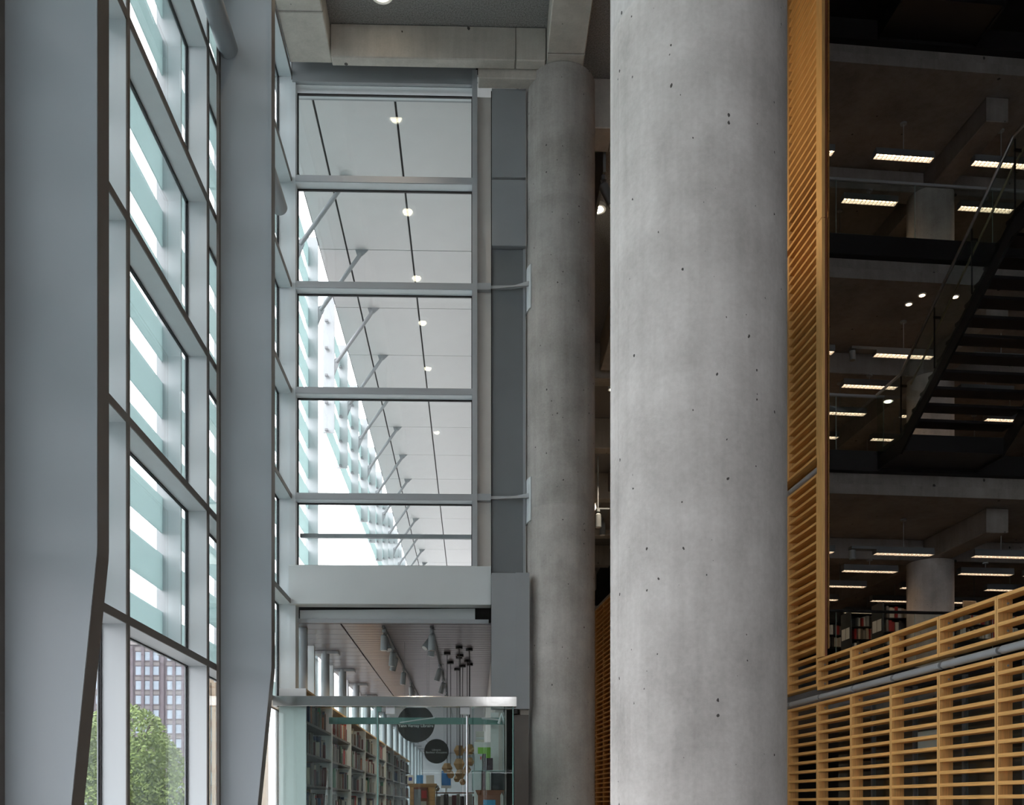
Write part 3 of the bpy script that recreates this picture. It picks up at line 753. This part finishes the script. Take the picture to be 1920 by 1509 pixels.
# cherry cabinet and big books by the glass
t, x0, x1, zt = case(896, 938, 1481, 11.9, .3, 'cherry wood cabinet with a cornice beside the glass corner', 'cherry')
make('picture', MB().box(sx(906, 11.88), sx(929, 11.88), 11.875, 11.899, .5, EYE+.07), paint('print_cyan', (.03, .25, .45)), t)
def bigbook(px0, px1, py0, py1, y, dep, cn, cl, lb):
    x0, x1 = sx(px0, y), sx(px1, y); za, zb = EYE+(1510-py1)/F*y, EYE+(1510-py0)/F*y
    if abs(za-zt) < .03: za = zt
    t = thing('large_book', lb, 'book', ((x0+x1)/2, y+dep/2, za), group='large books by the glass corner')
    c = .006
    make('cover', MB().box(x0, x0+c, y, y+dep, za, zb).box(x1-c, x1, y, y+dep, za, zb).box(x0, x1, y, y+c, za, zb), paint(cn, cl, .35), t)
    make('page_block', MB().box(x0+c, x1-c, y+c, y+dep-.008, za+.006, zb-.006), pages, t)
    return t
bigbook(885, 903, 1446, 1480, 11.95, .2, 'bk_white', (.55, .60, .62), 'white square book leaning at the end on the cherry cabinet')
bigbook(903.5, 910, 1445, 1480, 11.95, .2, 'bk_maroon', (.09, .03, .04), 'maroon album standing on the cherry cabinet')
bigbook(911, 919, 1445, 1480, 11.95, .2, 'bk_mint', (.50, .58, .46), 'pale green book standing on the cherry cabinet')
bigbook(921, 943, 1448, 1480, 11.95, .2, 'bk_black', (.015, .02, .025), 'black boxed book standing on the cherry cabinet')
t = bigbook(889, 905, 1413, 1444.5, 12.0, .18, 'bk_white', (.55, .60, .62), 'white book with a small red mark stacked above the cabinet books')
make('mark', MB().box(sx(900.5, 11.99), sx(902.5, 11.99), 11.994, 11.999, EYE+(1510-1424)/F*12, EYE+(1510-1418)/F*12), paint('print_red', (.5, .05, .05)), t)
bigbook(905.5, 911, 1413, 1444.5, 12.0, .18, 'bk_dark', (.05, .045, .05), 'dark narrow book stacked above the cabinet books')
bigbook(912, 924, 1421, 1444.5, 12.0, .18, 'bk_plum', (.06, .035, .045), 'plum book with white marks stacked above the cabinet books')
x0, x1 = sx(884, 12.1), sx(946, 12.1)
make('glass_shelf', MB().box(x0, x1, 11.93, 12.3, EYE+(1510-1446)/F*12, EYE+(1510-1444.6)/F*12), M['glassedge'], None, label='thin glass shelf over the cherry cabinet carrying stacked books', cat='shelf')
x0, x1 = sx(889, 12.7), sx(929, 12.7)
t = thing('white_cupboard', 'white cupboard with a green poster behind the large books', 'cupboard', ((x0+x1)/2, 12.8, 0))
make('body', MB().bbox(x0, x1, 12.7, 13.0, 0, EYE+(1510-1391)/F*12.7, .006), M['white'], t)
make('green_poster', MB().box(sx(896, 12.69), sx(923, 12.69), 12.69, 12.699, EYE+(1510-1421)/F*12.7, EYE+(1510-1401)/F*12.7), paint('poster_green', (.22, .50, .06)), t)
zc_ = EYE+(1510-1391)/F*12.7
for k, (hh, nm, cl, lb) in enumerate(((.035, 'bk_cream', (.6, .58, .5), 'cream book lying on the white cupboard'), (.03, 'bk_white', (.55, .6, .62), 'pale book lying second in the pile on the white cupboard'), (.08, 'bk_cream2', (.62, .6, .55), 'upright pale box topping the pile on the white cupboard'))):
    o = make('book', MB().bbox(sx(892, 12.75), sx(908, 12.75), 12.75, 12.95, zc_, zc_+hh, .003), paint(nm, cl), None, label=lb, cat='book', group='books piled on the white cupboard'); zc_ += hh + .0005

# ---------------------------------------------------------------- wooden slatted screen of the library block (turned grid R)
W = 5.752; BAY = 1.02; YB0 = 12.923; PITCH = .1335; TH = .038; DEP = .15
slat = mesh_of('slat', MB().bbox(0, DEP, .028, BAY-.028, -TH, 0, .003), M['wood'])
bolt = mesh_of('bolt', MB().cyl((0, 0, 0), (0, -.012, 0), .011, n=8), M['alud'])
def wood_panel(y0, ztop, nsl, label, group, tall=False, bolts=(), extra=0.0):
    zb = ztop - (nsl-1)*PITCH - TH
    zb0 = max(0.0, zb - extra)
    t = thing('slatted_panel', label, 'screen', (W, y0+BAY/2, zb0), R, group)
    sb = MB().box(W, W+DEP, y0+.004, y0+.028, zb0, ztop)
    make('side_board', sb, M['woodv'], t); sb2 = make('side_board', MB().box(W, W+DEP, y0+BAY-.028, y0+BAY-.004, zb0, ztop), M['woodv'], t)
    for k in range(nsl):
        piece('slat', slat, t, (W, y0, ztop - k*PITCH))
    for zk in bolts: piece('bolt', bolt, sb2, (W+.10, y0+BAY-.028, ztop - zk*PITCH - TH - .04))
    return t
bays = ['beside the tall screen', 'second from the tall screen', 'third from the tall screen', 'fourth from the tall screen', 'fifth from the tall screen', 'sixth from the tall screen', 'seventh from the tall screen']
for i in range(6):
    y0 = YB0 - BAY*(i+1)
    wood_panel(y0, H(2.045), 4, 'low guard panel of four maple slats above the grey tube, ' + bays[i], 'upper slatted guard panels', bolts=(0, 2))
    wood_panel(y0, H(1.44), 23, 'maple slatted wall panel below the grey tube, ' + bays[i], 'lower slatted wall panels', bolts=(0,))
    make('grey_tube', MB().cyl((W+.05, y0+.03, H(1.515)), (W+.05, y0+BAY-.03, H(1.515)), .042, n=18).cyl((W+.05, y0+.0, H(1.515)), (W+.05, y0+BAY, H(1.515)), .018, n=8), M['tube'], fr=R, smooth=True,
         label='grey tube between slatted panels, ' + bays[i], cat='tube', group='grey tubes in the slatted wall')
gw = struct('wall_glazed_screen', (W+.3, 9.9, 0), R)
for i in range(6):
    y0 = YB0 - BAY*(i+1)
    make('pane', MB().box(W+.30, W+.312, y0+.02, y0+BAY-.02, .05, H(1.40)), M['guard'], gw)
    make('mullion', MB().box(W+.28, W+.33, y0-.02, y0+.02, .0, H(1.42)), M['panel'], gw)
make('notice_board', MB().bbox(W+.3125, W+.325, 10.40, 10.84, H(.66), H(.87), .002), M['white'], fr=R, label='white notice fixed to the glass behind the slatted wall', cat='sign')
# tall screen: three more bays reaching up past the view, mostly behind the big column
tall_names = ['with its wooden end post', 'second bay, half hidden by the column', 'third bay hidden by the column']
for i in range(3):
    y0 = YB0 + BAY*i
    zt_low = H(1.44)
    wood_panel(y0, zt_low, 23, 'lower slats of the tall maple screen, ' + tall_names[i], 'tall slatted screen panels')
    wood_panel(y0, zt_low + .0 + 24*PITCH, 23, 'maple slats above the low tube, tall screen ' + tall_names[i], 'tall slatted screen panels')
    wood_panel(y0, zt_low + 51*PITCH, 26, 'middle maple slats of the tall screen, ' + tall_names[i], 'tall slatted screen panels')
    wood_panel(y0, zt_low + 80*PITCH, 29, 'upper maple slats of the tall screen, ' + tall_names[i], 'tall slatted screen panels')
    for hh, w2 in ((1.515, 'low'), (1.515+24*PITCH, 'high')):
        make('grey_tube', MB().cyl((W+.05, y0+.01, H(hh)), (W+.05, y0+BAY-.01, H(hh)), .042, n=18), M['tube'], fr=R, smooth=True,
             label='%s grey tube in the tall screen, %s' % (w2, tall_names[i]), cat='tube', group='grey tubes in the slatted wall')
    make('backing_board', MB().box(W+DEP+.01, W+DEP+.03, y0, y0+BAY, H(2.2), H(12.1)), M['woodd'], fr=R, label='wood backing board of the tall screen, ' + tall_names[i], cat='board')
t = thing('end_post', 'maple end post closing the tall slatted screen', 'post', (W, YB0-.08, H(2.05)), R)
make('board', MB().bbox(W-.005, W+.04, YB0-.165, YB0-.005, H(2.06), H(8.12), .003), M['woodv'], t)
make('board', MB().bbox(W-.005, W+.04, YB0-.165, YB0-.005, H(8.13), H(12.1), .003), M['woodv'], t)
make('edge_strip', MB().box(W+.041, W+.075, YB0-.16, YB0-.01, H(2.06), H(12.1)), M['cherry'], t)
# the same screen farther down the hall: pieces too small to pick apart
mb = MB(); y = YB0 + BAY*11.2
ys = [y + BAY*k for k in range(5)]
for yy in ys:
    z = H(-1.5)
    while z < H(5.9):
        mb.box(W, W+DEP, yy+.02, yy+BAY-.02, z, z+TH); z += PITCH
    mb.box(W, W+DEP, yy-.02, yy+.02, 0, H(5.9))
far = make('far_slatted_screen', mb, M['wood'], fr=R, kind='stuff', label='distant maple slatted screen between the two round columns', cat='screen')
make('backing', MB().box(W+DEP+.02, W+DEP+.05, ys[0], ys[-1]+BAY, 0, H(5.9)), M['woodd'], far)

# ---------------------------------------------------------------- library floors
SYR = 16.70
def floor_edge(fl, n):
    """fl = floor finish height above eye"""
    t = struct('floor_%s' % n, (14, 25, H(fl-.78)), R)
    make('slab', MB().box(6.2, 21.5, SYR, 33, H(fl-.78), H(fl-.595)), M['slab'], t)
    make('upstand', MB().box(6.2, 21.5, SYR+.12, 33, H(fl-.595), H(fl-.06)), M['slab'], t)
    make('fascia', MB().box(6.2, 21.5, SYR-.03, SYR+.12, H(fl-.36), H(fl)), M['blackp'], t)
    make('floor_finish', MB().box(6.2, 21.5, SYR+.12, 33, H(fl-.06), H(fl-.01)), M['carpet'], t)
    return t
FL = [2.52, 6.43, 10.34, 14.25]
names = ['lowest', 'middle', 'upper', 'top']
for i, fl in enumerate(FL): floor_edge(fl, names[i])
cols_lab = ['lowest library floor', 'middle library floor', 'upper library floor']
for i in range(3):
    fl = FL[i]; so = FL[i+1]-.78
    round_column(11.24, 19.59, H(fl), H(so-.46), .47, 'round concrete column standing on the ' + cols_lab[i], R, group='round columns on the library floors')
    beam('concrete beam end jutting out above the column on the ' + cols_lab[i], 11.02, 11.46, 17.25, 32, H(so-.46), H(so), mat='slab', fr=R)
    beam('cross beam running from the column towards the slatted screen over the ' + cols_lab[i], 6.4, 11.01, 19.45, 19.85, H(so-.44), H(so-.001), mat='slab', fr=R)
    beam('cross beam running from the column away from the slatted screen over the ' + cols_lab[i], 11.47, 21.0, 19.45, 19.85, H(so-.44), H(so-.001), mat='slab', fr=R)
    # glass guard rail
    x1g = 9.0 if i == 1 else 21
    t = thing('glass_guard', 'glass guard with a dark rail along the ' + cols_lab[i] + ' edge', 'railing', (12, SYR, H(fl)), R, 'glass guards of the library floors')
    make('top_rail', MB().bbox(6.3, 21, SYR-.02, SYR+.04, H(fl+.98), H(fl+1.03), .01) if i != 1 else MB().bbox(6.3, 8.7, SYR-.02, SYR+.04, H(fl+.98), H(fl+1.03), .01), M['alud'] if i else M['black'], t)
    xs_ = 6.3
    while xs_ < (21 if i != 1 else 8.0):
        xe = min(xs_ + 1.5, 8.7 if i == 1 else 21)
        pn = make('pane', MB().box(xs_+.01, xe-.01, SYR, SYR+.014, H(fl+.02), H(fl+.98)), M['guard'], t)
        make('pane_edge', MB().box(xe-.012, xe-.004, SYR, SYR+.014, H(fl+.02), H(fl+.98)), paint('pale_glass_edge', (.35, .52, .52), .2), pn)
        xs_ = xe
# back and side walls of the library block
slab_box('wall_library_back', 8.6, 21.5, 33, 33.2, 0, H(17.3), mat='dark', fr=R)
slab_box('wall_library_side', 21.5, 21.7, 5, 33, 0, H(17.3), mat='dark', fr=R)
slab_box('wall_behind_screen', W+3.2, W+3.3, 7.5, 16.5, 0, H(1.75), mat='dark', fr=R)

# hanging linear lights
def linear_light(x, y, hz, so, label, spot=False):
    t = thing('linear_light', label, 'light', (x, y, H(hz)), R, 'hanging linear lights on the library floors')
    x0 = x-.60; x1 = x+.60
    hx0 = x0-.5 if spot else x0
    make('housing', MB().box(hx0 if spot else x0, x1, y-.08, y+.08, H(hz+.075), H(hz+.13)).box(x0, x1, y-.085, y-.075, H(hz), H(hz+.075)).box(x0, x1, y+.075, y+.085, H(hz), H(hz+.075)).box(x0, x0+.01, y-.075, y+.075, H(hz), H(hz+.075)).box(x1-.01, x1, y-.075, y+.075, H(hz), H(hz+.075)), M['panel'], t)
    tl_ = make('tube_lamp', MB().box(x0+.02, x1-.02, y-.07, y+.07, H(hz+.05), H(hz+.06)), M['lamp'], t)
    bl = MB()
    for k in range(1, 14):
        xx = x0 + k*1.2/14; bl.box(xx-.004, xx+.004, y-.073, y+.073, H(hz+.004), H(hz+.045))
    bl.box(x0+.01, x1-.01, y-.004, y+.004, H(hz+.004), H(hz+.045))
    make('louvre_blades', bl, M['alud'], tl_)
    make('rod', MB().cyl((x, y, H(hz+.13)), (x, y, H(so)), .008, n=8).cyl((x, y, H(so-.03)), (x, y, H(so)), .06, n=16), M['alud'], t, smooth=True)
    if spot:
        make('spot_head', MB().cyl((hx0+.05, y, H(hz-.12)), (hx0+.05, y, H(hz+.06)), .058, n=18).cyl((hx0+.05, y, H(hz+.06)), (hx0+.05, y, H(hz+.1)), .02, n=10), M['spot'], t, smooth=True)
for i in range(3):
    so = FL[i+1]-.78
    for c, x in enumerate((7.78, 9.82, 11.86, 13.9)):
        for k in range(5 if c < 3 else 4):
            y = 18.08 + 1.39*k
            if abs(x-11.24) < 1.2 and abs(y-19.59) < .9 and x < 11.3: continue
            if k == 1 and c == 2: x2 = 12.42
            else: x2 = x
            linear_light(x2, y, so-.70, so-.441 if 19.4 < y < 19.9 else so, 'hanging linear louvre light over the %s, %s row, %s from the edge' % (cols_lab[i], ['screen side', 'second', 'third', 'fourth'][c], ordn[k]), spot=(c == 1 and k == 0 and i < 2))
for n, (px, py) in enumerate(((1729, 552), (1704, 569), (1791, 555))):
    so = FL[2]-.78; zc = so*F/(1510-py); cx = (px-934)/F
    a = math.atan((934-757)/F); xr = zc*(cx*math.cos(a)+math.sin(a)); yr = zc*(-cx*math.sin(a)+math.cos(a))
    t = thing('downlight', ordn[n] + ' small round downlight in the concrete soffit above the stair', 'light', (xr, yr, H(so-.02)), R, 'soffit downlights by the stair')
    make('trim_ring', MB().ring((xr, yr, H(so-.02)), .05, .075, .02), M['white'], t, smooth=True)
    make('bulb', MB().lathe((xr, yr, H(so-.026)), [(.02, 0), (.05, .004), (.05, .02), (.02, .024)], 16), M['lamp'], t, smooth=True)

# black steel stair rising towards the viewer
def stair(fl, label):
    xl = 8.56; wd = 1.85; ya, yb, yc, ye = SYR-.03, 15.80, 12.72, 9.5
    rise = 1.96
    t = thing('stair', label, 'stair', (xl+wd/2, (ya+yc)/2, H(fl-.3)), R, 'black steel stairs of the library')
    for s_, x in (('l', xl), ('r', xl+wd)):
        top = [(x, ya, H(fl)), (x, yb, H(fl)), (x, yc, H(fl+rise)), (x, ye, H(fl+rise))]
        bot = [(x, ye, H(fl+rise-.34)), (x, yc+.08, H(fl+rise-.34)), (x, yb+.08, H(fl-.34)), (x, ya, H(fl-.34))]
        make('stringer', MB().extr(top + bot, (.04, 0, 0)), M['black'], t)
    n = 12
    tm = mesh_of('tread', MB().bbox(xl+.04, xl+wd, -.15, .15, -.05, 0, .004), M['black'])
    for k in range(n):
        piece('tread', tm, t, (0, yb - (k+.5)*(yb-yc)/n, H(fl + (k+1)*rise/n - .02)))
    make('landing', MB().box(xl+.04, xl+wd, ye, yc, H(fl+rise-.14), H(fl+rise-.02)), M['black'], t)
    make('landing', MB().box(xl+.04, xl+wd, yb, ya, H(fl-.3), H(fl-.02)), M['black'], t)
    x = xl - .015
    hr = make('handrail', MB().path([(x, ya, H(fl+1.02)), (x, yb+.02, H(fl+1.02)), (x, yc+.02, H(fl+rise+1.03)), (x, ye, H(fl+rise+1.03))], .024, n=12), M['rail'], t, smooth=True)
    xi = xl + .10
    make('inner_handrail', MB().path([(xi, yb-.1, H(fl+.80)), (xi, yb-.3, H(fl+.92)), (xi, yc+.2, H(fl+rise+.72)), (xi, yc-.1, H(fl+rise+.86)), (xi, ye, H(fl+rise+.86))], .018, n=10), M['brass'], t, smooth=True)
    cuts = [ya, yb+.03, yb-1.02, yb-2.05, yc, yc-1.1, yc-2.2, ye]
    def base(y):
        if y >= yb: return fl
        if y <= yc: return fl+rise
        return fl + rise*(yb-y)/(yb-yc)
    for a, b in zip(cuts[:-1], cuts[1:]):
        pts = [(x, a-.008, H(base(a))-.1), (x, b+.008, H(base(b))-.1), (x, b+.008, H(base(b)+1.0)), (x, a-.008, H(base(a)+1.0))]
        gpn = make('glass_panel', MB().extr(pts, (.014, 0, 0)), M['guard'], t)
        make('panel_clip', MB().box(x-.008, x+.11, b-.01, b+.01, H(base(b)+.80), H(base(b)+.84)).box(x-.003, x+.017, b-.006, b+.006, H(base(b)), H(base(b)+.98)), M['black'], gpn)
stair(FL[1], 'black steel stair with glass balustrade rising from the middle library floor')
stair(FL[3], 'dark stair underside high up beneath the top library floor')

# black bookcases with books on the lowest library floor
def steel_case(px_edge, py_top, zc, width, label, shelf_fill, short, posters=True, nsh=3):
    a = math.atan((934-757)/F); cx = (px_edge-934)/F
    x = zc*(cx*math.cos(a)+math.sin(a)); y = zc*(-cx*math.sin(a)+math.cos(a))
    zt = EYE + (1510-py_top)/F*zc; zb = H(FL[0]-.01)
    t = thing('steel_bookcase', label, 'bookcase', (x+width/2, y+.25, zb), R, 'dark steel bookcases on the library floor')
    make('end_panel', MB().box(x, x+.03, y, y+.5, zb, zt), paint('dark_blue_steel', (.03, .036, .042)), t)
    make('end_panel', MB().box(x+width-.03, x+width, y, y+.5, zb, zt), paint('dark_blue_steel', (.03, .036, .042)), t)
    make('back', MB().box(x+.03, x+width-.03, y+.24, y+.26, zb, zt), M['black'], t)
    for k in range(nsh+3):
        zz = zt - .04 - k*.30
        if zz < zb: break
        make('shelf', MB().box(x+.03, x+width-.03, y+.01, y+.49, zz-.02, zz), M['black'], t)
    if posters:
        for q in (0, 1):
            make('notice', MB().box(x-.006, x, y+.06+q*.21, y+.24+q*.21, zt-.62, zt-.36), M['white'], t)
    for k in range(1, nsh+1):
        zz = zt - .04 - k*.30; xx = x+.05; n = 0
        while xx < x + shelf_fill:
            th = .035+.045*rb.random(); hh = .19+.07*rb.random()
            cn, cl = rb.choice([('cream', (.58, .52, .42)), ('pale grey', (.45, .44, .42)), ('white', (.7, .7, .68)), ('red', (.42, .03, .03)), ('taupe', (.30, .26, .22)), ('cream', (.58, .52, .42)), ('dark grey', (.05, .05, .055))])
            n += 1; o = bpy.data.objects.new('library_book', book_mesh(cn, cl, .2)); C.objects.link(o)
            p = rot(R, (xx+th, y+.03, zz)); o.location = p; o.rotation_euler = (rb.uniform(-.04, .04), 0, R - math.pi/2)
            o.scale = (1, th-.003, hh)
            props(o, '%s library book, %s along the %s row of the %s' % (cn, nth(n), ['top', 'second', 'third', 'fourth'][k-1], short), 'book', 'books in the dark steel bookcases')
            xx += th
steel_case(1655, 1128, 21.0, 2.6, 'dark steel bookcase standing beside the column', .75, 'bookcase beside the column')
steel_case(1595, 1146, 22.4, 1.6, 'shorter dark bookcase standing nearer the slatted screen', .75, 'shorter dark bookcase')
steel_case(1548, 1163, 23.6, .9, 'half hidden bookcase standing by the wooden end post', .4, 'half hidden bookcase', posters=False, nsh=2)
steel_case(1792, 1140, 20.6, 2.4, 'dark bookcase standing on the far side of the column', 1.4, 'bookcase past the column', posters=False, nsh=2)
# picture in a light frame leaning on top
a = math.atan((934-757)/F); cx = (1818-934)/F; zc = 20.7
x = zc*(cx*math.cos(a)+math.sin(a)); y = zc*(-cx*math.sin(a)+math.cos(a)); zt = EYE+(1510-1140)/F*20.6 - .02
t = thing('framed_picture', 'small framed picture propped on top of the bookcase', 'picture', (x, y, zt), R)
make('frame', MB().box(x-.15, x+.15, y, y+.02, zt, zt+.20), paint('frame_oak', (.45, .36, .24)), t)
make('print', MB().box(x-.13, x+.13, y-.004, y, zt+.015, zt+.185), paint('print_gold', (.30, .22, .12)), t)

# small spotlights in the hall seen between the columns
t = spotlight(1.9, 14.0, H(9.2), (.5, -.15), 'spotlight hanging high between the two round columns', 'hall spotlights', s=1.6, mat='panel')
shop_lamp(t, (2.08, 13.95, H(8.7)), (4.9, 13.3, H(9.6)), 150)
spotlight(3.62, 27.8, H(8.6), (0, 0), 'upper of two small spotlights between the columns', 'hall spotlights', s=1.8)
spotlight(3.85, 28.6, H(8.6), (0, 0), 'lower of two small spotlights between the columns', 'hall spotlights', s=1.8)
make('light_track', MB().box(1.88, 1.92, 13.9, 18, H(9.2), H(10.15)), M['panel'], None, label='dark suspension bar carrying the high spotlight', cat='track')
make('light_track', MB().box(3.55, 3.95, 27.78, 28.7, H(8.6), H(8.64)).box(3.6, 3.63, 27.8, 27.83, H(8.64), H(10.15)), M['panel'], None, label='suspended bar carrying the two small spotlights', cat='track')

# recessed ceiling lamps over the aisle
def lamp_light(t, p, watts):
    ld = bpy.data.lights.new('lamp_light', 'SPOT'); ld.energy = watts; ld.color = (1.0, .80, .60); ld.spot_size = math.radians(84); ld.spot_blend = .6; ld.shadow_soft_size = .03
    o = bpy.data.objects.new('lamp_light', ld); C.objects.link(o); o.parent = t; fr, org = ORG[t.name]; o.location = Vector(p) - org
for n, (x, y) in enumerate(((-1.14, 11.98), (-1.12, 9.75), (-1.09, 7.7), (-1.07, 6.0), (-1.06, 3.9), (-1.0, .1))):
    t = thing('downlight', ['round lamp set in the dark sprayed ceiling near the cross beam', 'second ceiling lamp above the aisle', 'third ceiling lamp above the aisle', 'fourth ceiling lamp above the aisle', 'fifth ceiling lamp above the aisle', 'sixth ceiling lamp above the aisle'][n], 'light', (x, y, H(10.08)), group='aisle ceiling lamps')
    make('trim_ring', MB().ring((x, y, H(10.08)), .10, .14, .069, 28), M['white'], t, smooth=True)
    make('bulb', MB().lathe((x, y, H(10.05)), [(.02, 0), (.07, .012), (.085, .04), (.06, .09)], 20), M['lampw'], t, smooth=True)
    lamp_light(t, (x, y, H(10.0)), 90)
for n, (x, y) in enumerate(((2.1, 16.2), (2.9, 19.2), (3.4, 23.2), (3.8, 27.2), (3.8, 31.2), (3.8, 35.2))):  # unseen lamps added to brighten the dark hall between the columns
    t = thing('downlight', ordn[n] + ' added lamp brightening the hall beyond the far column', 'light', (x, y, H(10.08)), group='added hall lamps')
    make('trim_ring', MB().ring((x, y, H(10.08)), .10, .14, .069, 28), M['white'], t, smooth=True)
    make('bulb', MB().lathe((x, y, H(10.05)), [(.02, 0), (.07, .012), (.085, .04), (.06, .09)], 20), M['lampw'], t, smooth=True)
    lamp_light(t, (x, y, H(10.0)), 420)
